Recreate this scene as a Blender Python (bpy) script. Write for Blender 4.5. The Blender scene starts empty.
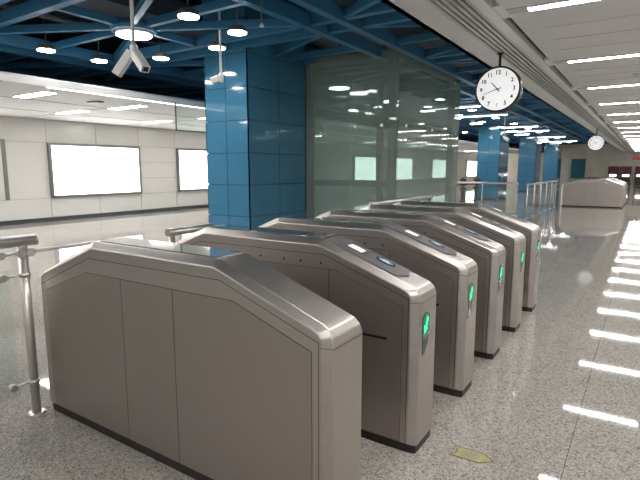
import bpy, bmesh, math
from mathutils import Vector, Matrix

scene = bpy.context.scene
COL = scene.collection
PI = math.pi

# ---------------------------------------------------------------- materials
def nodemat(name):
    m = bpy.data.materials.new(name); m.use_nodes = True
    nt = m.node_tree
    return m, nt, nt.nodes['Principled BSDF']

def N(nt, kind, **kw):
    n = nt.nodes.new(kind)
    for k, v in kw.items(): setattr(n, k, v)
    return n

def mat(name, rgb, rough=0.5, metal=0.0, var=0.06, scale=3.0, spec=0.5, coat=0.0, bump=0.0, bscale=40):
    """plain procedural surface: base colour with a faint large noise"""
    m, nt, b = nodemat(name)
    tc = N(nt, 'ShaderNodeTexCoord'); no = N(nt, 'ShaderNodeTexNoise')
    no.inputs['Scale'].default_value = scale; no.inputs['Detail'].default_value = 3
    nt.links.new(tc.outputs['Object'], no.inputs['Vector'])
    cr = N(nt, 'ShaderNodeValToRGB')
    cr.color_ramp.elements[0].position = .3; cr.color_ramp.elements[1].position = .7
    cr.color_ramp.elements[0].color = (*[max(0, c*(1-var)) for c in rgb], 1)
    cr.color_ramp.elements[1].color = (*[min(1, c*(1+var)) for c in rgb], 1)
    nt.links.new(no.outputs['Fac'], cr.inputs['Fac'])
    nt.links.new(cr.outputs['Color'], b.inputs['Base Color'])
    b.inputs['Roughness'].default_value = rough
    b.inputs['Metallic'].default_value = metal
    b.inputs['Specular IOR Level'].default_value = spec
    b.inputs['Coat Weight'].default_value = coat
    if bump:
        n2 = N(nt, 'ShaderNodeTexNoise'); n2.inputs['Scale'].default_value = bscale
        nt.links.new(tc.outputs['Object'], n2.inputs['Vector'])
        bp = N(nt, 'ShaderNodeBump'); bp.inputs['Strength'].default_value = bump; bp.inputs['Distance'].default_value = .01
        nt.links.new(n2.outputs['Fac'], bp.inputs['Height']); nt.links.new(bp.outputs['Normal'], b.inputs['Normal'])
    return m

def steel(name, rgb, rough=.33, axis='X', amount=.10):
    """brushed stainless steel, grain along one axis"""
    m, nt, b = nodemat(name)
    tc = N(nt, 'ShaderNodeTexCoord'); mp = N(nt, 'ShaderNodeMapping')
    s = {'X': (4, 260, 260), 'Z': (260, 260, 3), 'Y': (260, 4, 260)}[axis]
    mp.inputs['Scale'].default_value = s
    no = N(nt, 'ShaderNodeTexNoise'); no.inputs['Scale'].default_value = 1; no.inputs['Detail'].default_value = 2
    nt.links.new(tc.outputs['Object'], mp.inputs['Vector']); nt.links.new(mp.outputs['Vector'], no.inputs['Vector'])
    cr = N(nt, 'ShaderNodeValToRGB')
    cr.color_ramp.elements[0].position = .25; cr.color_ramp.elements[1].position = .75
    cr.color_ramp.elements[0].color = (*[c*(1-amount) for c in rgb], 1)
    cr.color_ramp.elements[1].color = (*[min(1, c*(1+amount)) for c in rgb], 1)
    nt.links.new(no.outputs['Fac'], cr.inputs['Fac']); nt.links.new(cr.outputs['Color'], b.inputs['Base Color'])
    mr = N(nt, 'ShaderNodeMapRange'); mr.inputs['To Min'].default_value = rough-.05; mr.inputs['To Max'].default_value = rough+.07
    nt.links.new(no.outputs['Fac'], mr.inputs['Value']); nt.links.new(mr.outputs['Result'], b.inputs['Roughness'])
    b.inputs['Metallic'].default_value = 1.0
    return m

def emit(name, rgb, strength):
    m, nt, b = nodemat(name)
    b.inputs['Base Color'].default_value = (*rgb, 1)
    b.inputs['Emission Color'].default_value = (*rgb, 1)
    b.inputs['Emission Strength'].default_value = strength
    b.inputs['Roughness'].default_value = .4
    return m

def glass(name, tint, haze, haze_rgb, rough=.03):
    """thin sheet glass: see-through tint + a little body colour + Fresnel reflection"""
    m = bpy.data.materials.new(name); m.use_nodes = True
    nt = m.node_tree; nt.nodes.clear()
    out = N(nt, 'ShaderNodeOutputMaterial')
    tr = N(nt, 'ShaderNodeBsdfTransparent'); tr.inputs['Color'].default_value = (*tint, 1)
    di = N(nt, 'ShaderNodeBsdfDiffuse'); di.inputs['Color'].default_value = (*haze_rgb, 1)
    gl = N(nt, 'ShaderNodeBsdfGlossy'); gl.inputs['Roughness'].default_value = rough
    fr = N(nt, 'ShaderNodeFresnel'); fr.inputs['IOR'].default_value = 1.6
    a = N(nt, 'ShaderNodeMixShader'); a.inputs[0].default_value = haze
    b = N(nt, 'ShaderNodeMixShader')
    nt.links.new(tr.outputs[0], a.inputs[1]); nt.links.new(di.outputs[0], a.inputs[2])
    ge = N(nt, 'ShaderNodeNewGeometry'); inv = N(nt, 'ShaderNodeMath', operation='SUBTRACT'); inv.inputs[0].default_value = 1
    mul = N(nt, 'ShaderNodeMath', operation='MULTIPLY')      # inner faces of the sheet do not mirror again
    nt.links.new(ge.outputs['Backfacing'], inv.inputs[1]); nt.links.new(inv.outputs[0], mul.inputs[0]); nt.links.new(fr.outputs[0], mul.inputs[1])
    nt.links.new(mul.outputs[0], b.inputs[0]); nt.links.new(a.outputs[0], b.inputs[1]); nt.links.new(gl.outputs[0], b.inputs[2])
    nt.links.new(b.outputs[0], out.inputs['Surface'])
    return m

def floor_mat():
    m, nt, b = nodemat('speckled_granite')
    tc = N(nt, 'ShaderNodeTexCoord')
    v = N(nt, 'ShaderNodeTexVoronoi'); v.inputs['Scale'].default_value = 120
    nt.links.new(tc.outputs['Object'], v.inputs['Vector'])
    sp = N(nt, 'ShaderNodeSeparateColor'); nt.links.new(v.outputs['Color'], sp.inputs['Color'])
    cr = N(nt, 'ShaderNodeValToRGB'); e = cr.color_ramp.elements
    e[0].position = 0; e[0].color = (.13, .118, .107, 1)
    e[1].position = 1; e[1].color = (.50, .465, .425, 1)
    x = e.new(.14); x.color = (.25, .229, .207, 1)
    x = e.new(.45); x.color = (.35, .322, .295, 1)
    x = e.new(.8); x.color = (.41, .38, .35, 1)
    nt.links.new(sp.outputs[0], cr.inputs['Fac'])
    no = N(nt, 'ShaderNodeTexNoise'); no.inputs['Scale'].default_value = 1.3; no.inputs['Detail'].default_value = 5
    nt.links.new(tc.outputs['Object'], no.inputs['Vector'])
    mr = N(nt, 'ShaderNodeMapRange'); mr.inputs['To Min'].default_value = .86; mr.inputs['To Max'].default_value = 1.12
    nt.links.new(no.outputs['Fac'], mr.inputs['Value'])
    mx = N(nt, 'ShaderNodeMix'); mx.data_type = 'RGBA'; mx.blend_type = 'MULTIPLY'; mx.inputs[0].default_value = 1
    nt.links.new(cr.outputs['Color'], mx.inputs[6]); nt.links.new(mr.outputs['Result'], mx.inputs[7])
    # slab joints: one every 3 m across, every 1.2 m along (very faint)
    sx = N(nt, 'ShaderNodeSeparateXYZ'); nt.links.new(tc.outputs['Object'], sx.inputs[0])
    def joint(sock, off, per, half):
        a = N(nt, 'ShaderNodeMath', operation='ADD'); a.inputs[1].default_value = off; nt.links.new(sock, a.inputs[0])
        mo = N(nt, 'ShaderNodeMath', operation='PINGPONG'); mo.inputs[1].default_value = per/2; nt.links.new(a.outputs[0], mo.inputs[0])
        lt = N(nt, 'ShaderNodeMath', operation='LESS_THAN'); lt.inputs[1].default_value = half; nt.links.new(mo.outputs[0], lt.inputs[0])
        return lt.outputs[0]
    j = joint(sx.outputs['X'], .25, 3.0, .0022)
    mx2 = N(nt, 'ShaderNodeMix'); mx2.data_type = 'RGBA'
    mm = N(nt, 'ShaderNodeMath', operation='MULTIPLY'); mm.inputs[1].default_value = .75; nt.links.new(j, mm.inputs[0])
    nt.links.new(mm.outputs[0], mx2.inputs[0]); nt.links.new(mx.outputs[2], mx2.inputs[6]); mx2.inputs[7].default_value = (.07, .06, .055, 1)
    nt.links.new(mx2.outputs[2], b.inputs['Base Color'])
    b.inputs['Roughness'].default_value = .042
    b.inputs['Specular IOR Level'].default_value = .24
    return m

M = dict(
    floor=floor_mat(),
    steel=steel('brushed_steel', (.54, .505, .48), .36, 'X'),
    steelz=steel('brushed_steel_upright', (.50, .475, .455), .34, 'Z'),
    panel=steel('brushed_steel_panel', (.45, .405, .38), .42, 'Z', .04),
    chrome=steel('polished_tube_steel', (.72, .69, .665), .34, 'Z', .04),
    gap=mat('panel_gap', (.03, .027, .025), .7),
    kick=mat('kick_plate_black', (.018, .014, .013), .4),
    tglass=mat('gate_top_glass', (.10, .105, .11), .07, spec=.9, coat=.5),
    cpanel=mat('control_panel_grey', (.30, .29, .31), .3, metal=.55),
    disp=emit('display_glow', (.85, .82, .70), .2),
    black=mat('black_plastic', (.012, .012, .013), .3),
    rdblue=mat('reader_blue', (.25, .42, .55), .3),
    white=mat('white_enamel', (.78, .78, .76), .4),
    lens=mat('lens_dark', (.05, .055, .055), .15),
    green=emit('green_arrow_glow', (.03, .75, .30), 1.0),
    greend=emit('green_field_glow', (.0, .14, .06), .35),
    wall=mat('cream_wall_panel', (.66, .645, .615), .18, var=.03, scale=.7),
    wallgap=mat('wall_joint', (.30, .29, .28), .6),
    base=mat('dark_baseboard', (.06, .065, .075), .4),
    wceil=mat('white_metal_ceiling', (.62, .62, .61), .7, var=.02, spec=.2),
    gceil=mat('grey_metal_ceiling', (.84, .845, .84), .5, var=.03, scale=.9),
    soffit=mat('soffit_grey', (.86, .865, .86), .4, var=.03),
    slat=mat('grille_slat', (.62, .615, .60), .4),
    void=mat('dark_void', (.10, .125, .155), .8, bump=.3, bscale=3),
    pipe=mat('dark_service_pipe', (.09, .11, .135), .5),
    bbeam=mat('blue_beam_paint', (.042, .185, .345), .4, var=.05),
    bpil=mat('blue_glass_panel', (.052, .21, .355), .10, var=.05, scale=1.0, coat=.6),
    bgap=mat('blue_panel_joint', (.012, .05, .09), .6),
    lamp=emit('pendant_glow', (1, .97, .93), 20),
    strip=emit('strip_glow', (1, .99, .97), 42),
    lstrip=emit('left_panel_glow', (1, .99, .97), 23),
    tube=emit('tube_glow', (1, .98, .96), 5),
    box=emit('lightbox_glow', (1, .995, .98), 3.2),
    frame=mat('lightbox_frame_grey', (.26, .25, .24), .35, metal=.7),
    eglass=glass('frosted_green_glass', (.74, .81, .785), .27, (.62, .73, .68), .04),
    rglass=glass('clear_rail_glass', (.93, .965, .95), .05, (.5, .58, .55), .02),
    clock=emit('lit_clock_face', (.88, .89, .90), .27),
    rim=mat('clock_rim_dark', (.028, .028, .03), .22),
    ink=mat('clock_ink', (.03, .03, .035), .5),
    yel=mat('faded_yellow_vinyl', (.36, .33, .15), .5, var=.25, scale=30),
    olive=mat('sticker_outline', (.13, .11, .035), .5),
    fade=mat('sticker_worn_print', (.30, .275, .19), .5, var=.2, scale=60),
    beige=mat('beige_tile_wall', (.78, .73, .62), .4, var=.08, scale=1.5),
    rwall=mat('plain_light_wall', (.76, .75, .73), .5),
    teal=mat('teal_wall_panel', (.02, .17, .24), .3),
    red=mat('dark_red_panel', (.16, .02, .022), .4),
    brown=mat('dark_brown_plastic', (.05, .035, .03), .4),
    dgrey=mat('dark_grey_metal', (.10, .10, .10), .45),
    brail=mat('dark_steel_frame', (.13, .16, .155), .5, metal=.2),  # dark grey-green steel of the enclosure frame and rim
)

# ---------------------------------------------------------------- mesh builder
class MB:
    def __init__(s): s.v = []; s.f = []; s.m = []; s.smooth = []
    def add(s, vs, fs, mi=0, sm=False):
        b = len(s.v); s.v += [tuple(v) for v in vs]
        for f in fs: s.f.append([b+i for i in f]); s.m.append(mi); s.smooth.append(sm)
        return s
    def box(s, x0, x1, y0, y1, z0, z1, mi=0, c=0.0):
        if x0 > x1: x0, x1 = x1, x0
        if y0 > y1: y0, y1 = y1, y0
        if z0 > z1: z0, z1 = z1, z0
        if c <= 0:
            vs = [(x, y, z) for x in (x0, x1) for y in (y0, y1) for z in (z0, z1)]
            return s.add(vs, [(0,1,3,2),(4,6,7,5),(0,4,5,1),(2,3,7,6),(0,2,6,4),(1,5,7,3)], mi)
        bm = bmesh.new()
        bmesh.ops.create_cube(bm, size=1, matrix=Matrix.Translation(((x0+x1)/2, (y0+y1)/2, (z0+z1)/2)) @ Matrix.Diagonal((x1-x0, y1-y0, z1-z0, 1)))
        bmesh.ops.bevel(bm, geom=list(bm.edges), offset=c, segments=2, profile=.6, affect='EDGES')
        bm.verts.index_update()
        s.add([v.co[:] for v in bm.verts], [[v.index for v in f.verts] for f in bm.faces], mi); bm.free(); return s
    def tube(s, a, b, r, n=14, mi=0, r2=None, caps=True):
        a = Vector(a); b = Vector(b); d = (b-a).normalized()
        u = d.orthogonal().normalized(); w = d.cross(u); r2 = r if r2 is None else r2
        vs = []
        for p, q in ((a, r), (b, r2)):
            for i in range(n):
                t = 2*PI*i/n; vs.append(p+(u*math.cos(t)+w*math.sin(t))*q)
        s.add(vs, [(i, (i+1) % n, n+(i+1) % n, n+i) for i in range(n)], mi, True)
        if caps: s.add(vs, [tuple(range(n-1, -1, -1)), tuple(range(n, 2*n))], mi)
        return s
    def lathe(s, prof, axis_o, n=32, mi=0, mats=None, ax='Z'):
        """prof = [(radius, height)]; closed by caps where radius > 0 at the ends"""
        o = Vector(axis_o)
        def P(r, h, t):
            c, q = r*math.cos(t), r*math.sin(t)
            return o+Vector({'Z': (c, q, h), 'Y': (c, h, q), 'X': (h, c, q)}[ax])
        vs = [P(r, h, 2*PI*i/n) for r, h in prof for i in range(n)]
        for k in range(len(prof)-1):
            s.add([], [], 0)
            mm = mats[k] if mats else mi
            b = k*n
            quad = [(i, (i+1) % n, n+(i+1) % n, n+i) for i in range(n)]
            s.add(vs[b:b+2*n], quad, mm, True)
        s.add(vs[:n], [tuple(range(n-1, -1, -1))], mats[0] if mats else mi)
        s.add(vs[-n:], [tuple(range(n))], mats[-1] if mats else mi)
        return s
    def prism(s, pts, o, eu, ev, h, mi=0):
        """polygon pts (u,v) in the plane o+u*eu+v*ev, extruded by vector h"""
        o, eu, ev, h = map(Vector, (o, eu, ev, h)); n = len(pts)
        A = [o+eu*u+ev*v for u, v in pts]; B = [p+h for p in A]
        return s.add(A+B, [tuple(range(n-1, -1, -1)), tuple(range(n, 2*n))]+[(i, (i+1) % n, n+(i+1) % n, n+i) for i in range(n)], mi)
    def bar(s, a, b, w, h, mi=0):
        """horizontal box beam from a to b (bottom centre line), width w, height h"""
        a = Vector(a); b = Vector(b); d = (b-a).normalized(); q = Vector((-d.y, d.x, 0))*w/2; u = Vector((0, 0, h))
        vs = [a-q, a+q, b+q, b-q]; vs += [v+u for v in vs]
        return s.add(vs, [(3,2,1,0),(4,5,6,7),(0,1,5,4),(1,2,6,5),(2,3,7,6),(3,0,4,7)], mi)
    def build(s, name, mats, parent=None, loc=None, fix=True):
        me = bpy.data.meshes.new(name)
        me.from_pydata(s.v, [], s.f)
        if not isinstance(mats, (list, tuple)): mats = [mats]
        for m in mats: me.materials.append(m)
        for p, mi, sm in zip(me.polygons, s.m, s.smooth): p.material_index = mi; p.use_smooth = sm
        if fix:
            bm = bmesh.new(); bm.from_mesh(me)
            bmesh.ops.remove_doubles(bm, verts=bm.verts, dist=1e-6)
            bmesh.ops.recalc_face_normals(bm, faces=bm.faces); bm.to_mesh(me); bm.free()
            for e in me.edges: pass
        me.update()
        o = bpy.data.objects.new(name, me); COL.objects.link(o)
        if loc: o.location = loc
        if parent: o.parent = parent
        return o

def tag(o, label=None, cat=None, group=None, kind=None):
    for k, v in (('label', label), ('category', cat), ('group', group), ('kind', kind)):
        if v: o[k] = v
    return o
def thing(name, loc, label, cat, group=None, rz=0):
    o = bpy.data.objects.new(name, None); COL.objects.link(o); o.location = loc; o.rotation_euler = (0, 0, rz)
    o.empty_display_size = .1
    return tag(o, label, cat, group)
def struct(o): o['kind'] = 'structure'; return o
def copy_tree(o, loc=None, label=None, parent=None):
    c = o.copy(); COL.objects.link(c)
    if parent: c.parent = parent
    if loc is not None: c.location = loc
    if label: c['label'] = label
    for ch in [x for x in bpy.data.objects if x.parent == o]: copy_tree(ch, parent=c)
    return c

# ---------------------------------------------------------------- room shell
XL, XR, YB, YE = -15.0, 6.0, -7.0, 53.0
struct(MB().box(XL-.3, XR+.2, YB-.2, YE+.3, -.2, 0).build('floor', M['floor']))

# left wall: metal panels with joints over a dark core
LB = [(3.2, 6.3), (7.96, 11.15), (12.8, 15.99), (18.0, 21.2), (26.4, 29.6), (32.2, 35.4), (39.5, 42.9), (48.9, 52.4)]
w = MB().box(XL-.3, XL-.03, YB-.2, YE+.3, -.0, 4.9, 1)
zj = [.12, .70, 1.25, 1.80, 2.35, 3.02]
y = 7.96-1.6*9
while y < YE:
    y1 = min(y+1.6, YE)
    mid = (y+y1)/2
    inbox = any(a < mid < b for a, b in LB)
    zz = [.12, .70, 2.35, 3.02] if (inbox or int(round((y-7.96)/1.6)) % 5 == 4) else zj
    for a, b in zip(zz[:-1], zz[1:]):
        w.box(XL-.04, XL, y+.006, y1-.006, a+.005, b-.005, 0)
    y = y1
struct(w.build('wall_left', [M['wall'], M['wallgap']]))
struct(MB().box(XL-.04, XL+.012, YB, YE, 0, .115).build('baseboard_left', M['base']))
# grey upright strip on the wall (edge of a shallow recess)
struct(MB().box(XL-.01, XL+.03, 6.70, 6.80, .7, 2.37).box(XL-.01, XL+.025, 6.44, 6.80, 2.35, 2.39).build('trim_1', M['frame']))
struct(MB().box(XL-.3, XR+.2, YE, YE+.3, 0, 4.9).build('wall_back', M['beige']))
struct(MB().box(XR, XR+.2, YB, YE, 0, 4.9).build('wall_right', M['rwall']))
struct(MB().box(XL-.3, XR+.2, YB-.2, YB, 0, 4.9).build('wall_front', M['rwall']))
# end wall furniture
struct(MB().box(-6.15, -4.95, YE-.06, YE, .6, 2.46).build('trim_2', M['teal']))
struct(MB().box(-6.65, -6.35, YE-.08, YE, 0, 2.46).build('trim_3', M['white']))

# left white ceiling strip with fascia
XC = -8.7
c = MB().box(XL-.2, XC, YB, YE, 3.02, 3.12)
for yy in [7.3+3.2*k for k in range(-4, 15)]: c.box(XL, XC-.05, yy-.01, yy+.01, 3.012, 3.03, 1)
for xx in (-10.9, -12.9): c.box(xx-.01, xx+.01, YB, YE, 3.012, 3.03, 1)
struct(c.build('ceiling_left', [M['wceil'], M['wallgap']]))
struct(MB().box(XC-.02, XC+.05, YB, YE, 2.98, 3.08).build('trim_4', M['soffit']))
# dark slab high above everything
v = MB().box(XL-.3, XR+.2, YB-.2, YE+.3, 4.9, 5.0)
struct(v.build('ceiling', M['void']))
struct(MB().box(XL-.02, XL+.02, YB, YE, 3.12, 4.9).build('trim_5', M['void']))

# grey ceiling on the right, recessed dark slot between it and the soffit
LY = [4.86+2.62*k for k in range(-4, 18)]
X0 = -1.19
g = MB().box(X0, XR, YB, YE, 3.0, 3.10, 0)
for yy in LY:
    g.box(X0+.02, -.99, yy-.075, yy+.075, 2.992, 3.0, 1)     # blank end plate in line with each lamp
    for d in (.75, 1.31, 1.87): g.box(-.99, XR, yy+d-.006, yy+d+.006, 2.996, 3.0, 1)
struct(g.build('ceiling_right', [M['gceil'], M['slat']]))
br = MB()
for yy in LY: br.box(-1.27, X0+.001, yy-.2, yy+.2, 3.0, 3.06)
struct(br.build('trim_6', M['soffit']))
struct(MB().box(-1.30, X0+.05, YB, YE, 3.12, 3.16).build('trim_7', M['gap']))
# soffit
s_ = MB()
s_.box(-2.0, -1.69, YB, YE, 3.0, 3.06); s_.box(-2.0, -1.94, YB, YE, 3.0, 4.9)
s_.box(-1.36, -1.26, YB, YE, 2.985, 3.06)
struct(s_.build('trim_8', M['soffit']))
sl = MB()
for k in range(6): sl.box(-1.69+.006+k*.056, -1.69+.036+k*.056, YB, YE, 2.998, 3.05)
struct(sl.build('trim_9', M['slat']))
struct(MB().box(-1.70, -1.35, YB, YE, 3.08, 3.12).build('trim_10', M['gap']))

# ---------------------------------------------------------------- ceiling strip lamps (right)
def strip_lamp(x0, x1, label, group):
    t = thing('ceiling_light', ((x0+x1)/2, 0, 2.99), label, 'ceiling light', group)
    h = (x1-x0)/2
    MB().box(-h, h, -.06, .06, -.004, .008).build('housing', M['white'], t)
    MB().box(-h+.008, h-.008, -.045, .045, -.0050, -.004).build('diffuser', M['strip'], t)
    return t
lamp = strip_lamp(-1.0, .22, 'x', 'strip lights in the grey ceiling')
names = ['nearest', 'second nearest', 'third nearest', 'fourth nearest', 'fifth nearest', 'sixth nearest', 'seventh nearest', 'eighth nearest',
         'ninth nearest', 'tenth nearest', 'eleventh nearest', 'twelfth nearest']
first = True
for i, yy in enumerate(LY):
    for j, (xa) in enumerate((-.39, 2.5)):  # unseen right-hand row and strips behind the viewer are added to brighten the hall
        k = i-4
        if j == 0 and 0 <= k < 12: lb = 'white strip light in the grey ceiling, %s of the visible row' % names[k]
        elif j == 0 and k >= 12: lb = 'white strip light in the grey ceiling at the far end of the row'
        else: lb = 'white strip light added to the grey ceiling for more light, outside the picture, right of or behind the viewer'
        if j == 1 and yy > 32: continue
        if first: lamp.location = (xa, yy, 2.99); lamp['label'] = lb; first = False
        else: copy_tree(lamp, (xa, yy, 2.99), lb)

# smoke detector dome
def detector(loc, label):
    t = thing('smoke_detector', loc, label, 'smoke detector')
    MB().lathe([(.055, 0), (.055, -.012), (.035, -.035), (.012, -.04)], (0, 0, 0), 20).build('dome', M['white'], t)
detector((-.25, 9.0, 3.0), 'small round white smoke detector on the grey ceiling between two strip lights')

# ---------------------------------------------------------------- left ceiling lamps
t0 = None
for i, (xx, yy, wd, ln) in enumerate([(-10.1, 5.2, .3, 1.1), (-12.4, 7.3, .26, 1.4), (-10.35, 7.45, .26, 1.1), (-12.75, 10.2, .26, 1.4),
                                      (-10.35, 10.3, .26, 1.1), (-12.75, 13.2, .26, 1.4), (-10.1, 2.2, .3, 1.1), (-12.4, 4.0, .26, 1.4),
                                      (-12.7, 18.6, .26, 1.4), (-12.7, 24.6, .26, 1.4), (-12.7, 30.6, .26, 1.4), (-12.7, 36.6, .26, 1.4), (-12.7, 42.6, .26, 1.4)]):
    lbs = ['square-ended white light panel in the left ceiling nearest its front edge and the viewer',
           'white light panel above the left end of the large lightbox, close to the wall',
           'white light panel above the middle of the large lightbox, near the front ceiling edge',
           'white light panel above the gap between the two lightboxes, close to the wall',
           'white light panel beside the blue pillar near the front ceiling edge']
    lb = lbs[i] if i < 5 else 'white light panel in the left ceiling hidden from view or far down the hall'
    if t0 is None:
        t0 = thing('ceiling_panel_light', (xx, yy, 3.012), lb, 'ceiling light', 'light panels in the left ceiling')
        MB().box(-.6, .6, -.14, .14, -.006, .006).build('housing', M['white'], t0)
        MB().box(-.58, .58, -.12, .12, -.007, -.006).build('diffuser', M['lstrip'], t0)
    else: copy_tree(t0, (xx, yy, 3.012), lb)
# long cove light along the ceiling edge
t = thing('cove_light', (XC-.22, 8.2, 3.012), 'long thin white light running along the front edge of the left ceiling', 'ceiling light')
MB().box(-.05, .05, -3.4, 3.4, -.010, .006).build('housing', M['white'], t)
MB().box(-.035, .035, -3.38, 3.38, -.011, -.010).build('diffuser', M['tube'], t)
# ceiling speaker
t = thing('ceiling_vent', (-10.05, 6.45, 3.012), 'small dark vent in the white left ceiling above the lightbox', 'vent')
MB().box(-.16, .16, -.1, .1, -.02, .004, 0, .004).build('frame', M['dgrey'], t)
f = MB()
for k in range(5): f.box(-.14, .14, -.08+k*.038, -.066+k*.038, -.026, -.018)
f.build('slats', M['black'], t)
# hanging glass smoke screen
t = thing('smoke_screen', (XC+.09, 9.4, 2.42), 'clear glass smoke screen hanging below the left ceiling edge beside the blue pillar', 'glass screen')
MB().box(-.006, .006, -2.0, 8, 0, .56).build('pane', M['rglass'], t)
MB().box(-.012, .012, -2.02, -2.0, 0, .58).box(-.012, .012, -2.02, 8, -.02, 0).build('edge_frame', M['dgrey'], t)

# ---------------------------------------------------------------- lightboxes on the left wall
proto = None
lbl = ['blank glowing lightbox on the cream wall beyond the left edge of view',
       'large blank glowing lightbox in a grey frame, nearest one on the cream wall',
       'blank glowing lightbox cut off by the left side of the blue pillar',
       'blank glowing lightbox on the cream wall hidden behind the near blue pillar',
       'blank glowing lightbox seen through the front face of the green glass enclosure',
       'blank glowing lightbox seen just right of the green glass corner',
       'blank glowing lightbox seen through the right side of the green glass enclosure',
       'farthest blank lightbox, seen left of the second blue pillar']
for i, (a, b) in enumerate(LB):
    L = b-a
    t = thing('lightbox', (XL, a, .71), lbl[i], 'lightbox', 'lightboxes on the cream wall')
    fr = MB()
    fr.box(.002, .10, 0, L, 0, .07, 0, .006); fr.box(.002, .10, 0, L, 1.56, 1.63, 0, .006)
    fr.box(.002, .10, 0, .08, .07, 1.56); fr.box(.002, .10, L-.08, L, .07, 1.56)
    fr.build('frame', M['frame'], t)
    MB().box(.004, .075, .08, L-.08, .07, 1.56).build('lit_panel', M['box'], t)

# ---------------------------------------------------------------- blue ceiling lattice
ZL = 3.7
CX = [-12.45, -6.95, -1.45]; CY = [5.2+3.13*k for k in range(-4, 15)]
lat = thing('ceiling_lattice', (-6.5, 20, ZL), 'open lattice of blue steel beams under the dark ceiling void', 'ceiling lattice')
O = Vector((-6.5, 20, ZL))
def L(x, y, z=0): return (x-O.x, y-O.y, z)
for xc in (-9.7, -4.2):
    for d in (-.3, .3):
        MB().bar(L(xc+d, YB+.5), L(xc+d, YE-.1), .13, .2).build('long_beam', M['bbeam'], lat)
for yc in [c+1.565 for c in CY]:
    for d in (-.26, .26):
        if yc+d < YE-.2: MB().bar(L(XL+.2, yc+d, .04), L(-2.02, yc+d, .04), .12, .17).build('cross_beam', M['bbeam'], lat)
star = None
for xc in CX:
    for yc in CY:
        if yc > YE-2: continue
        m_ = MB()
        for dx, dy in ((1, 0), (-1, 0), (0, 1), (0, -1), (1, 1), (1, -1), (-1, 1), (-1, -1)):
            ex, ey = xc+dx*2.42, yc+dy*1.29
            sx, sy = xc+dx*.16, yc+dy*.16
            if dx > 0 and xc > -2: continue
            if xc > -2 and dx == 0: continue
            if xc > -2 and dx < 0:      # start outside the soffit
                f = (-2.02-xc)/(ex-xc); sx, sy = -2.02, yc+(ey-yc)*f
            if xc < -12 and dx < 0: continue
            m_.bar(L(sx, sy, .05), L(ex, ey, .05), .085, .11)
        if xc < -2: m_.lathe([(.31, .02), (.35, .02), (.35, .14), (.31, .14), (.31, .02)], L(xc, yc, 0), 28)
        m_.build('spoke_star', M['bbeam'], lat)
# a few dark service ducts in the void
struct(MB().box(-8.4, -7.7, YB+1, YE-1, 4.35, 4.75).tube((-5.6, YB+1, 4.4), (-5.6, YE-1, 4.4), .09).tube((-3.2, YB+1, 4.5), (-3.2, YE-1, 4.5), .13)
       .tube((-9.2, YB+1, 4.3), (-9.2, YE-1, 4.3), .06).build('trim_11', M['pipe']))

# hub lamps
hub = None
for k, yc in enumerate(CY):
    if yc > 44: continue  # hub lamps above and behind the viewer are unseen, added for light
    lb = 'large round white lamp at the hub of the blue beams behind the nearest security camera' if abs(yc-5.2) < .1 else ('large round lamp at a hub of the blue beams hidden or far down the hall' if yc > 5 else 'large round lamp added for more light at a hub of the blue beams above or behind the viewer')
    if hub is None:
        hub = thing('hub_light', (CX[1], yc, ZL), lb, 'ceiling light', 'round lamps at the beam hubs')
        MB().lathe([(.27, .10), (.28, .0), (.27, -.02)], (0, 0, 0), 32).build('housing', M['white'], hub)
        MB().tube((0, 0, .1), (0, 0, 1.2), .03, 10).build('stem', M['dgrey'], hub)
        MB().lathe([(.265, -.015), (.262, -.035), (.18, -.045)], (0, 0, 0), 32).build('diffuser', M['lamp'], hub)
    else: copy_tree(hub, (CX[1], yc, ZL), lb)

# pendant lamps
pend = None
ptags = {(1.8, -.5): 'rightmost', (1.8, .5): 'lower right', (.85, .93): 'near the blue pillar', (-.6, .93): 'just behind the security camera arm',
         (-1.7, .5): 'far left lower', (-1.7, -.5): 'far left upper', }
offs = [(1.8, -.50), (1.8, .42), (.88, .93), (-.52, .93), (-1.65, .45), (-1.63, -.53), (.85, -.93), (-.5, -.93)]
lbp = ['round white pendant lamp with glowing disc at the top left, highest of the visible ones',
       'round white pendant lamp just above the left corner of the near blue pillar',
       'round white pendant lamp left of the blue pillar, below the other two beside it',
       'small round white pendant lamp between the nearest security camera and the pillar',
       'round white pendant lamp left of the large hub lamp, lower of the left two',
       'leftmost round white pendant lamp under the blue beams']
for k, yc in enumerate(CY):
    if yc > 46: continue
    if 6 < yc < 14: continue
    for i, (dx, dy) in enumerate(offs):
        if i > 5 or (yc > 14 and i in (1, 3, 5)): continue
        if yc > 33 and (i+k) % 2: continue
        if abs(yc-5.2) < .1 and i < 6: lb = lbp[i]
        elif yc < 5: lb = 'round white pendant lamp added to light the near floor, under the blue beams above the viewer, outside the picture'  # unseen pendants over the viewer, added to brighten the near left floor
        elif yc < 14: lb = 'round white pendant lamp hidden behind the near pillar or the green glass'
        else: lb = 'round white pendant lamp among the many small ones far down the hall'
        loc = (CX[1]+dx, yc+dy, 3.56)
        if pend is None:
            pend = thing('pendant_light', loc, lb, 'pendant lamp', 'round pendant lamps under the blue lattice')
            MB().lathe([(.03, .10), (.09, .085), (.135, .05), (.145, .0), (.138, -.006)], (0, 0, 0), 28).build('lamp_housing', M['dgrey'], pend)
            MB().lathe([(.137, .0), (.133, -.018), (.08, -.026)], (0, 0, 0), 28).build('diffuser', M['lamp'], pend)
            MB().tube((0, 0, .09), (0, 0, 1.34), .008, 8).build('drop_rod', M['dgrey'], pend)
        else: copy_tree(pend, loc, lb)
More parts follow.
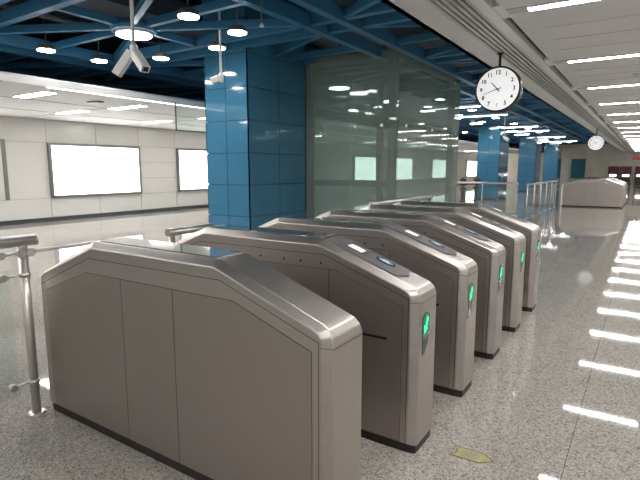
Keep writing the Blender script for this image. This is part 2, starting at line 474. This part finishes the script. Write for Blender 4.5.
# linear tubes further on
tb = None
for k in range(9):
    yy = 16.45+3.13*k
    for j, xc in enumerate((-5.5, -8.3)):
        if j or k in (2, 5, 7): continue
        lb = ['white tube light beside the left edge of the near clock', 'long white tube light just below the near clock'][k] if (k < 2 and j == 0) else 'white tube light hanging among the pendant lamps far down the hall'
        loc = (xc, yy, 3.55)
        if tb is None:
            tb = thing('tube_light', loc, lb, 'tube light', 'tube lights under the blue lattice')
            MB().box(-.98, .98, -.04, .04, .03, .09, 0, .008).build('lamp_housing', M['white'], tb)
            MB().tube((-.95, 0, .02), (.95, 0, .02), .02, 12).build('diffuser', M['tube'], tb)
            MB().tube((-.7, 0, .08), (-.7, 0, 1.35), .007, 6).tube((.7, 0, .08), (.7, 0, 1.35), .007, 6).build('drop_rod', M['dgrey'], tb)
        else: copy_tree(tb, loc, lb)

# ---------------------------------------------------------------- blue pillars
def pillar(y0, label):
    W, D, H = 1.1, 1.84, 4.88
    t = thing('pillar', (-6.2-W/2, y0+D/2, 0), label, 'pillar', 'blue clad pillars in a row')
    MB().box(-W/2+.02, W/2-.02, -D/2+.02, D/2-.02, 0, H).build('core', M['bgap'], t)
    p = MB()
    zs = [.08]+[.08+.6*k for k in range(1, 9)]
    zs = [z for z in zs if z < H-.1]+[H]
    for a, b in zip(zs[:-1], zs[1:]):
        for s in (-1, 1):
            p.box(-W/2, -.006, s*D/2, s*(D/2-.02), a+.006, b-.006); p.box(.006, W/2, s*D/2, s*(D/2-.02), a+.006, b-.006)
            p.box(s*W/2, s*(W/2-.02), -D/2, -.006, a+.006, b-.006); p.box(s*W/2, s*(W/2-.02), .006, D/2, a+.006, b-.006)
    p.build('cladding', M['bpil'], t)
    MB().box(-W/2-.004, W/2+.004, -D/2-.004, D/2+.004, 0, .08).build('plinth', M['base'], t)
pillar(7.0, 'large glossy blue panelled pillar, nearest of the row, left of the green glass')
pillar(25.6, 'blue panelled pillar standing right of the green glass, second in view')
pillar(35.2, 'blue panelled pillar, third in view from the green glass')
pillar(44.8, 'farthest blue panelled pillar, below the small far clock')

# ---------------------------------------------------------------- green glass enclosure
gx0, gx1, gy0, gy1, gh = -6.30, -4.05, 8.86, 12.5, 3.86
t = thing('glass_enclosure', ((gx0+gx1)/2, (gy0+gy1)/2, 0), 'tall frosted green glass enclosure beside the near blue pillar', 'glass enclosure')
cx, cy = (gx0+gx1)/2, (gy0+gy1)/2; hx, hy = (gx1-gx0)/2, (gy1-gy0)/2
zc = [(.06, 2.42), (2.43, gh)]
def pane(x0, x1, y0, y1, z0, z1): MB().box(x0, x1, y0, y1, z0, z1).build('glass_pane', M['eglass'], t)
for a, b in zc:
    pane(-hx, hx-.004, -hy, -hy+.012, a, b)
    pane(hx-.012, hx, -hy+.014, 0, a, b); pane(hx-.012, hx, .006, hy, a, b)
    pane(-hx, hx-.014, hy-.012, hy, a, b)
    pane(-hx, -hx+.012, -hy+.014, hy-.014, a, b)
fr = MB()
for px_, py_ in ((-hx+.12, -hy+.12), (hx-.22, -hy+.22), (hx-.16, hy-.16), (-hx+.12, hy-.16)): fr.box(px_-.07, px_+.07, py_-.07, py_+.07, 0, gh-.05)
for z in (1.22, 3.72):
    fr.box(-hx+.1, hx-.25, -hy+.14, -hy+.26, z, z+.13); fr.box(hx-.28, hx-.16, -hy+.2, hy-.1, z, z+.13)
fr.build('inner_frame', M['brail'], t)
MB().box(-hx-.0, hx+.02, -hy-.02, hy+.02, 0, .06).build('base_channel', M['chrome'], t)
z = 2.425
MB().box(-hx+.538, -hx+.562, -hy-.026, -hy-.006, z-.1, z+.1).build('door_pull', M['chrome'], t)
for xx in (hx-.35, hx-.95): MB().lathe([(.03, -.02), (.03, .0)], (xx, -hy, z), 16, ax='Y').build('glass_clamp', M['chrome'], t)
for yy in (-hy+.35, -.06, hy-.3): MB().lathe([(.03, 0), (.03, .02)], (hx, yy, z), 16, ax='X').build('glass_clamp', M['chrome'], t)
MB().box(-hx, hx, -hy, hy, gh, gh+.05).build('top_rim', M['brail'], t)

# ---------------------------------------------------------------- ticket gates
GW = .268; C = .036
outer = [(-3.24, .05), (-3.24, .885), (-3.232, .915), (-3.205, .94), (-2.66, 1.175), (-2.64, 1.181), (-1.66, 1.181), (-1.63, 1.175), (-1.058, .966), (-1.028, .950), (-1.004, .922), (-.995, .885), (-.995, .05)]
inner = [(-3.21, .05), (-3.21, .880), (-3.207, .905), (-3.19, .925), (-2.64, 1.137), (-2.62, 1.143), (-1.65, 1.143), (-1.625, 1.137), (-1.085, .942), (-1.064, .930), (-1.054, .912), (-1.050, .880), (-1.050, .05)]
cof = [.012, .014, .020, .03]+[.036]*4+[.034, .026, .018, .012, .012]
xo = -2.0975
def gate_body():
    m_ = MB(); n = len(outer)
    secs = [(inner, 0), (outer, C), (outer, GW-C), (inner, GW)]
    vs = [(x-xo, cof[i] if k == 1 else (GW-cof[i] if k == 2 else y), z) for k, (P, y) in enumerate(secs) for i, (x, z) in enumerate(P)]
    for k in range(3):
        f = [(k*n+i, k*n+i+1, (k+1)*n+i+1, (k+1)*n+i) for i in range(n-1)]+[(k*n+n-1, k*n, (k+1)*n, (k+1)*n+n-1)]
        m_.add(vs, f, 0)
    m_.add(vs, [tuple(range(n)), tuple(range(3*n, 4*n))], 0)
    return m_
def gate(loc, label, seams, extras):
    t = thing('ticket_gate', (loc[0]+xo, loc[1], 0), label, 'ticket gate', 'row of ticket gates')
    bo = gate_body().build('body', M['steel'], t)
    bv = bo.modifiers.new('bevel', 'BEVEL'); bv.width = .007; bv.segments = 3; bv.limit_method = 'ANGLE'; bv.angle_limit = math.radians(9)
    for p in bo.data.polygons: p.use_smooth = True
    bv.harden_normals = True
    MB().prism([(-1.10, .006), (1.045, .006), (1.094, .020), (1.094, GW-.020), (1.045, GW-.006), (-1.10, GW-.006)], (0, 0, 0), (1, 0, 0), (0, 1, 0), (0, 0, .052)).build('kick_plate', M['kick'], t)
    # side panels over a dark gap
    top = [(-3.15, .828), (-2.695, .995), (-1.53, 1.0), (-1.095, .848)]
    def zt(x):
        for (a, za), (b, zb) in zip(top[:-1], top[1:]):
            if a <= x <= b: return za+(zb-za)*(x-a)/(b-a)
    for s, yy in ((-1, 0), (1, GW)):
        e = .0022
        poly = [(-3.15-e, .055)]+[(x, z+e) for x, z in [(-3.15-e, .828), (-2.695, .995), (-1.53, 1.0), (-1.095+e, .848)]]+[(-1.095+e, .055)]
        MB().prism([(x-xo, z) for x, z in poly], (0, yy, 0), (1, 0, 0), (0, 0, 1), (0, s*.0008, 0)).build('panel_gap', M['gap'], t)
        xs = [-3.15]+seams+[-1.095]
        for a, b in zip(xs[:-1], xs[1:]):
            a_ = a+(.0022 if a > -3.1 else 0); b_ = b-(.0022 if b < -1.1 else 0)
            pts = [(a_, .058), (a_, zt(a_))]+[(x, z) for x, z in top[1:3] if a_ < x < b_]+[(b_, zt(b_)), (b_, .058)]
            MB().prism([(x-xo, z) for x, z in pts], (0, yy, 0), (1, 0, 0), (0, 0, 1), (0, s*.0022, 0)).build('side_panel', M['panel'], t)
        # fine line where the cap folds over the side
        ln = MB()
        q = [(-3.2, .865), (-2.66, 1.083), (-1.61, 1.088), (-1.06, .895), (-1.06, .05)]
        for (xa, za), (xb, zb) in zip(q[:-1], q[1:]):
            d = Vector((xb-xa, 0, zb-za)).normalized(); nn = Vector((d.z, 0, -d.x))*.0016
            A = Vector((xa-xo, yy+s*.0006, za)); B = Vector((xb-xo, yy+s*.0006, zb))
            ln.add([A-nn, B-nn, B+nn, A+nn], [(0, 1, 2, 3)])
        ln.build('cap_line', M['gap'], t)
    # seam round the nose
    z = .875
    ring = [(-1.050, 0), (-.995, .012), (-.995, GW-.012), (-1.050, GW)]
    m_ = MB()
    for (xa, ya), (xb, yb) in zip(ring[:-1], ring[1:]):
        d = Vector((xb-xa, yb-ya, 0)).normalized(); nn = Vector((d.y, -d.x, 0))*.0008
        A = Vector((xa-xo, ya, z))+nn; B = Vector((xb-xo, yb, z))+nn
        m_.add([A, B, B+Vector((0, 0, .0025)), A+Vector((0, 0, .0025))], [(0, 1, 2, 3)])
    m_.build('nose_seam', M['gap'], t)
    # dark glass on the flat top
    MB().box(-2.60-xo, -1.67-xo, C+.006, GW-C-.006, 1.179, 1.185, 0, .002).build('top_glass', M['tglass'], t)
    if extras:
        # control panel lying on the front slope
        a = Vector((-1.63-xo, 0, 1.175)); b = Vector((-1.05-xo, 0, .966)); d = (b-a).normalized(); nn = Vector((-d.z, 0, d.x))
        if nn.z < 0: nn = -nn
        ev = Vector((0, 1, 0)); ym = GW/2; hw = GW/2-C-.006
        pan = [(.005, -hw), (.50, -hw), (.545, 0), (.50, hw), (.005, hw)]
        cp = MB().prism(pan, a+ev*ym, d, ev, nn*.004).build('control_panel', M['cpanel'], t)
        dsp = MB().prism([(.115, -.032), (.255, -.032), (.255, .062), (.115, .062)], a+ev*ym+nn*.004, d, ev, nn*.002, 0)
        dsp.build('display_bezel', M['dgrey'], cp)
        MB().prism([(.125, -.025), (.228, -.025), (.228, .042), (.125, .042)], a+ev*ym+nn*.006, d, ev, nn*.001).build('display', M['disp'], cp)
        ov = [(.372+.066*math.cos(2*PI*i/28), .030+.038*math.sin(2*PI*i/28)) for i in range(28)]
        ov2 = [(.372+.048*math.cos(2*PI*i/28), .030+.024*math.sin(2*PI*i/28)) for i in range(28)]
        rd = MB().prism(ov, a+ev*ym+nn*.004, d, ev, nn*.003).build('card_reader', M['black'], cp)
        g_ = MB().prism(ov2, a+ev*ym+nn*.007, d, ev, nn*.0006, 0)
        g_.prism([(.345, .014), (.40, .014), (.40, .026), (.345, .026)], a+ev*ym+nn*.0076, d, ev, nn*.0005, 1)
        g_.prism([(.352, .031), (.39, .031), (.39, .042), (.352, .042)], a+ev*ym+nn*.0076, d, ev, nn*.0005, 1)
        g_.build('reader_symbol', [M['rdblue'], M['white']], rd)
        # direction display on the nose: dark lens with a pointed foot
        X = -.995-xo
        n_ = 12; yc = .098
        pts = [(-.034, .02)]
        pts += [(.034*math.cos(PI-PI*i/n_), .105+.034*math.sin(PI-PI*i/n_)) for i in range(n_+1)]
        pts += [(.034, .02), (.020, -.045), (-.012, -.095), (-.030, -.105)]
        pts = [(u*1.5, v) for u, v in pts]
        o_ = (X-.001, yc, .672)
        ld = MB().prism(pts, o_, (0, 1, 0), (0, 0, 1), (.004, 0, 0)).build('direction_display', M['lens'], t)
        gp = [(.043*math.cos(2*PI*i/24), .065+(.068 if math.sin(2*PI*i/24) > 0 else .062)*math.sin(2*PI*i/24)) for i in range(24)]
        MB().prism(gp, (X+.003, yc, .672), (0, 1, 0), (0, 0, 1), (.0006, 0, 0)).build('lit_field', M['greend'], ld)
        ar = [(.016, .110), (.022, .100), (.004, .052), (.016, .045), (-.020, .018), (-.022, .072), (-.009, .060), (.006, .108)]
        MB().prism([(u*1.45, v) for u, v in ar], (X+.0036, yc, .672), (0, 1, 0), (0, 0, 1), (.0006, 0, 0)).build('arrow', M['green'], ld)
        # flap slot and sensors on the approach side
        MB().box(-1.52-xo, -1.185-xo, -.004, 0, .642, .656).build('flap_slot', M['black'], t)
        for sx in (-1.91, -1.78, -1.63, -2.1):
            MB().lathe([(.007, 0), (.007, -.002)], (sx-xo, 0, 1.035), 12, ax='Y').build('sensor', M['black'], t)
    return t
gate((0, 1.597, 0), 'nearest steel ticket gate, large plain side and no arrow on its nose', [-2.362, -1.94], False)
g2 = gate((.033, 2.43, 0), 'steel ticket gate second nearest, largest one with a green arrow and oval card reader', [-1.572], True)
for k, lb in enumerate(['steel ticket gate with green arrow, third from the viewer', 'steel ticket gate with green arrow, fourth from the viewer',
                        'steel ticket gate with green arrow, fifth from the viewer', 'steel ticket gate with green arrow, farthest of the near row of six']):
    copy_tree(g2, (xo+.036+.002*k, 3.262+.832*k, 0), lb)
# far bank of gates: same machines
src = bpy.data.objects['ticket_gate']
for k in range(5):
    copy_tree(src if k == 0 else g2, (xo+.27, 22.97+.84*k, 0),
              ['far ticket gate with plain beige-grey side facing the viewer, front of the distant bank', 'distant ticket gate directly behind the front one of the far bank',
               'distant ticket gate third in the far bank', 'distant ticket gate fourth in the far bank', 'last ticket gate of the distant bank'][k])
for o in bpy.data.objects:
    if o.get('category') == 'ticket gate' and o.location.y > 20: o['group'] = 'far bank of ticket gates'

# ---------------------------------------------------------------- railings
def railing(loc, length, posts, label, glass_z=(.16, .98), rz=0, over=(0, 0), h=1.15, clamp=True, thin=False):
    """runs along local +Y from 0 to length"""
    t = thing('glass_railing', loc, label, 'railing', None, rz)
    pr = .018 if thin else .029
    MB().tube((0, -over[0], h), (0, length+over[1], h), .036, 20).lathe([(.036, 0), (.0375, .001), (.0375, .012), (.030, .016)], (0, length+over[1], h), 20, ax='Y').build('handrail', M['chrome'], t)
    for py in posts:
        p = MB().tube((0, py, .012), (0, py, h-.03), pr, 18).build('post', M['chrome'], t)
        MB().lathe([(.055, 0), (.055, .008), (.035, .014)], (0, py, 0), 20).build('foot', M['chrome'], p)
        if clamp:
            for z in (1.075, .935, .228):
                m_ = MB().lathe([(.034, -.014), (.034, .014)], (0, py, z), 18)
                m_.tube((0, py, z), (-.0, py-.13, z-.004), .009, 10)
                m_.lathe([(.022, -.02), (.026, 0), (.022, .02)], (0, py-.13, z-.004), 14, ax='X')
                if z > 1: m_.lathe([(.026, .026), (.026, .046)], (0, py-.03, z), 14, ax='X').lathe([(.026, .026), (.026, .046)], (0, py+.03, z), 14, ax='X')
                m_.build('clamp', M['chrome'], p)
    gm = MB()
    ps = sorted(posts)
    ends = [(-over[0]+.05, ps[0]-.1)] if ps[0]-.1 > -over[0]+.2 else []
    ends += [(a+.08, b-.09) for a, b in zip(ps[:-1], ps[1:])]
    for a, b in ends:
        MB().box(-.005, .005, a, b, *glass_z).build('glass_pane', M['rglass'], t)
    return t
r = railing((-3.235, -1.2, 0), 2.79, [.7, 2.715], 'steel handrail on a round post at the left edge, before the nearest gate')
r = thing('guard_rod', (-3.235, 1.56, 1.075), 'thin steel rod running from the left post behind the nearest gate', 'rod')
MB().tube((0, 0, 0), (0, .50, 0), .011, 12).build('rod', M['chrome'], r)
MB().tube((0, .50, 0), (0, .56, 0), .02, 12).tube((0, .53, -.0), (0, .53, -1.075), .022, 14).build('end_post', M['chrome'], r)
railing((-3.7, 3.02, 0), .55, [.05, .5], 'short steel and glass railing stub behind the nearest two gates', h=1.0, glass_z=(.16, .85), clamp=False)
railing((-3.25, 6.25, 0), 2.35, [.12, 2.25], 'steel and glass railing behind the farthest near gate, before the green glass', h=1.09)
# railings farther down the hall
railing((-3.62, 17.7, 0), 2.5, [.02, 1.2, 2.45], 'steel and glass railing crossing in front of the second blue pillar', rz=PI/2, h=1.08, clamp=False, thin=True)
railing((-3.12, 16.6, 0), 6.0, [.03, 1.2, 2.4, 3.6, 4.8, 5.9], 'long glass railing leading to the far bank of ticket gates', h=1.08, clamp=False, thin=True)

# ---------------------------------------------------------------- dark stands by the glass
for k, (xx, yy, lb) in enumerate([(-7.25, 23.3, 'dark stand with stacked round heads beside the green glass edge'), (-7.0, 24.6, 'dark stand with stacked round heads just left of the second blue pillar')]):
    t = thing('barrier_stand', (xx, yy, 0), lb, 'barrier stand', 'dark stands by the railing')
    MB().box(-.07, .07, -.07, .07, .02, .55, 0, .01).build('column', M['brown'], t)
    MB().lathe([(.16, 0), (.16, .02), (.08, .035)], (0, 0, 0), 20).build('foot', M['brown'], t)
    for z in (.56, .77, .97): MB().lathe([(.08, 0), (.17, .03), (.17, .09), (.09, .15), (.05, .2)], (0, 0, z), 20).build('round_head', M['brown'], t)

# ---------------------------------------------------------------- ticket machines at the end wall
tm = None
for i, (xx, lb) in enumerate([(-2.62, 'leftmost dark red ticket machine on the far end wall'), (-1.62, 'middle dark red ticket machine on the far end wall'),
                              (-.52, 'dark red ticket machine on the far end wall cut by the right picture edge'), (.5, 'dark red ticket machine on the far end wall outside the view')]):
    loc = (xx, YE-.36, 0)
    if tm is None:
        tm = thing('ticket_machine', loc, lb, 'ticket machine', 'ticket machines along the end wall')
        MB().box(-.4, .4, -.3, .3, .05, 1.75, 0, .02).build('cabinet', M['dgrey'], tm)
        MB().box(-.38, .38, -.33, -.3, 1.05, 1.7).build('header_panel', M['red'], tm)
        MB().box(-.25, .25, -.34, -.3, .84, 1.02).build('screen', M['box'], tm)
        MB().box(-.36, .36, -.33, -.3, .1, .8).build('lower_door', M['brown'], tm)
    else: copy_tree(tm, loc, lb)
t = thing('hanging_sign', (-.72, 45, 2.2), 'dark sign hanging from the ceiling above the far ticket machines', 'sign')
MB().box(-.35, .35, -.06, .06, 0, .3, 0, .01).build('sign_box', M['red'], t); MB().tube((0, 0, .3), (0, 0, .8), .02, 8).build('drop_rod', M['black'], t)

# ---------------------------------------------------------------- clocks
def numeral_meshes():
    out = []
    for n in range(1, 13):
        m_ = MB()
        cu = bpy.data.curves.new('n', 'FONT'); cu.body = str(n); cu.size = .068; cu.align_x = 'CENTER'; cu.align_y = 'CENTER'; cu.extrude = .0006; cu.offset = .0022
        ob = bpy.data.objects.new('n', cu); COL.objects.link(ob)
        bpy.context.view_layer.update()
        me = bpy.data.meshes.new_from_object(ob.evaluated_get(bpy.context.evaluated_depsgraph_get()))
        a = PI/2-n*PI/6; cx_, cz_ = .197*math.cos(a), .197*math.sin(a)
        m_.add([(v.co.x+cx_, -v.co.z, v.co.y+cz_) for v in me.vertices], [list(p.vertices) for p in me.polygons])
        bpy.data.objects.remove(ob); bpy.data.curves.remove(cu); bpy.data.meshes.remove(me)
        out.append(m_)
    return out
def hand(m_, ang, ln, tail, w):
    d = Vector((math.sin(ang), 0, math.cos(ang))); q = Vector((d.z, 0, -d.x))*w/2
    o = Vector((0, 0, 0)); A = o-d*tail
    vs = [A-q, A+q, o+d*ln+q*.6, o+d*ln-q*.6]; h = Vector((0, -.003, 0))
    return m_.add([*vs]+[v+h for v in vs], [(0, 1, 2, 3), (7, 6, 5, 4), (0, 4, 5, 1), (1, 5, 6, 2), (2, 6, 7, 3), (3, 7, 4, 0)])
def clock(loc, label):
    t = thing('clock', loc, label, 'clock', 'round clocks hanging under the soffit')
    MB().lathe([(.255, -.058), (.262, -.065), (.275, -.06), (.275, -.02), (.262, 0), (.275, .02), (.275, .06), (.262, .065), (.255, .058)], (0, 0, 0), 64, ax='Y').build('case', M['rim'], t)
    fc = MB().lathe([(.252, -.0585), (.252, -.0600)], (0, 0, 0), 64, ax='Y').build('face', M['clock'], t)
    for q in nm: q.build('numeral', M['ink'], fc, (0, -.0606, 0), fix=False)
    h = MB(); hand(h, math.radians(-41), .115, .035, .014); h.build('hour_hand', M['ink'], fc, (0, -.063, 0))
    h = MB(); hand(h, math.radians(252), .185, .045, .010); h.build('minute_hand', M['ink'], fc, (0, -.067, 0))
    MB().lathe([(.010, -.06), (.010, -.073)], (0, 0, 0), 14, ax='Y').build('hub', M['ink'], fc)
    MB().lathe([(.252, .0585), (.252, .0600)], (0, 0, 0), 64, ax='Y').build('rear_face', M['clock'], t)
    MB().tube((0, 0, .27), (0, 0, 3.0-loc[2]), .016, 14).lathe([(.04, 3.0-loc[2]-.012), (.04, 3.0-loc[2])], (0, 0, 0), 18).build('hanger', M['rim'], t)
nm = numeral_meshes()
clock((-1.628, 6.5, 2.562), 'large round white clock with black rim hanging under the soffit, nearest one')
clock((-1.648, 20.7, 2.50), 'small distant round white clock hanging under the soffit')

# ---------------------------------------------------------------- security cameras on poles
def bullet(parent, direction, tilt, z, Ln=.32):
    """bullet camera leaving the pole foot in a horizontal direction (radians)"""
    d = Vector((math.cos(direction)*math.cos(tilt), math.sin(direction)*math.cos(tilt), math.sin(tilt)))
    side = Vector((-math.sin(direction), math.cos(direction), 0)); up = d.cross(side)*-1
    if up.z < 0: up = -up
    o = Vector((0, 0, z))+d*.05
    w, h = .05, .048
    m_ = MB()
    A = [o-side*w-up*h, o+side*w-up*h, o+side*w+up*h*.7, o+side*w*.6+up*h, o-side*w*.6+up*h, o-side*w+up*h*.7]
    B = [p+d*Ln for p in A]; n = 6
    m_.add(A+B, [tuple(range(n)), tuple(range(n, 2*n))]+[(i, (i+1) % n, n+(i+1) % n, n+i) for i in range(n)])
    cam = m_.build('camera_housing', M['white'], parent)
    e = o+d*Ln
    MB().prism([(-.03, -.03), (.03, -.03), (.03, .026), (-.03, .026)], e, side, up, d*.004).build('lens_window', M['black'], cam)
    MB().tube((0, 0, z+.03), o+d*.1, .016, 10).build('bracket', M['white'], cam)
def pole_cam(loc, top, label, dirs):
    t = thing('security_camera', loc, label, 'security camera')
    MB().tube((0, 0, .0), (0, 0, top-loc[2]), .02, 14).build('pole', M['white'], t)
    MB().lathe([(.03, -.1), (.045, -.08), (.045, .02), (.025, .05)], (0, 0, 0), 18).build('mount', M['white'], t)
    for q in dirs: bullet(t, *q)
pole_cam((-5.10, 3.8, 2.98), 4.9, 'white ceiling pole with two box security cameras, nearest one at upper left', [(math.radians(-12), -.72, -.03), (math.radians(212), -.92, .0)])
pole_cam((-5.92, 6.05, 3.08), 4.9, 'small white security camera on a ceiling pole in front of the near blue pillar', [(math.radians(215), -.35, -.02, .12)])
pole_cam((-5.3, 22.5, 2.95), 4.9, 'distant white security camera on a pole between two far blue pillars', [(math.radians(-40), -.5, -.02)])
pole_cam((-5.2, 36.5, 2.9), 4.9, 'farthest white security camera on a pole beside the last blue pillar', [(math.radians(-60), -.4, -.02)])
t = thing('ceiling_sprinkler', (-4.42, 5.3, 3.45), 'tiny white sprinkler head between two thick blue beams', 'sprinkler')
MB().lathe([(.03, 0), (.035, .012), (.012, .05)], (0, 0, 0), 14).build('head', M['white'], t); MB().tube((0, 0, .05), (0, 0, 1.45), .008, 8).build('pipe', M['dgrey'], t)

# ---------------------------------------------------------------- floor sticker
t = thing('floor_arrow_sticker', (-.70, 2.61, 0), 'worn yellow arrow sticker on the granite floor before the gates', 'floor sticker')
t.rotation_euler = (0, 0, math.radians(3))
def arrow_poly(s):
    a, b, n_ = .112-s, .058-s, .03
    return [(-a, -b), (.055-s*.2, -b), (a+.012-s*.5, 0), (.055-s*.2, b), (-a, b), (-a+n_, 0)]
MB().prism(arrow_poly(0), (0, 0, .0002), (1, 0, 0), (0, 1, 0), (0, 0, .0006)).build('border', M['olive'], t)
MB().prism(arrow_poly(.010), (0, 0, .0008), (1, 0, 0), (0, 1, 0), (0, 0, .0003)).build('yellow_field', M['yel'], t)
MB().prism([(-.06, -.028), (.03, -.028), (.05, 0), (.03, .028), (-.06, .028), (-.045, 0)], (0, 0, .0011), (1, 0, 0), (0, 1, 0), (0, 0, .0002)).build('worn_print', M['fade'], t)

# ---------------------------------------------------------------- world, camera
wd = bpy.data.worlds.new('world'); scene.world = wd; wd.use_nodes = True
wd.node_tree.nodes['Background'].inputs[0].default_value = (.5, .52, .55, 1)
wd.node_tree.nodes['Background'].inputs[1].default_value = .05

f = 492.0
pitch = math.atan(72/f); psi = math.atan((648-320)/math.hypot(f, 72))
cd = bpy.data.cameras.new('camera'); cam = bpy.data.objects.new('camera', cd); COL.objects.link(cam)
cd.sensor_fit = 'HORIZONTAL'; cd.sensor_width = 36; cd.lens = f/640*36; cd.clip_start = .05; cd.clip_end = 200
cam.location = (0, 0, 1.6); cam.rotation_euler = (PI/2-pitch, 0, psi)
scene.camera = cam
scene.view_settings.view_transform = 'Standard'; scene.view_settings.look = 'None'
scene.view_settings.exposure = 1.02; scene.view_settings.gamma = 1; scene.view_settings.use_curve_mapping = False
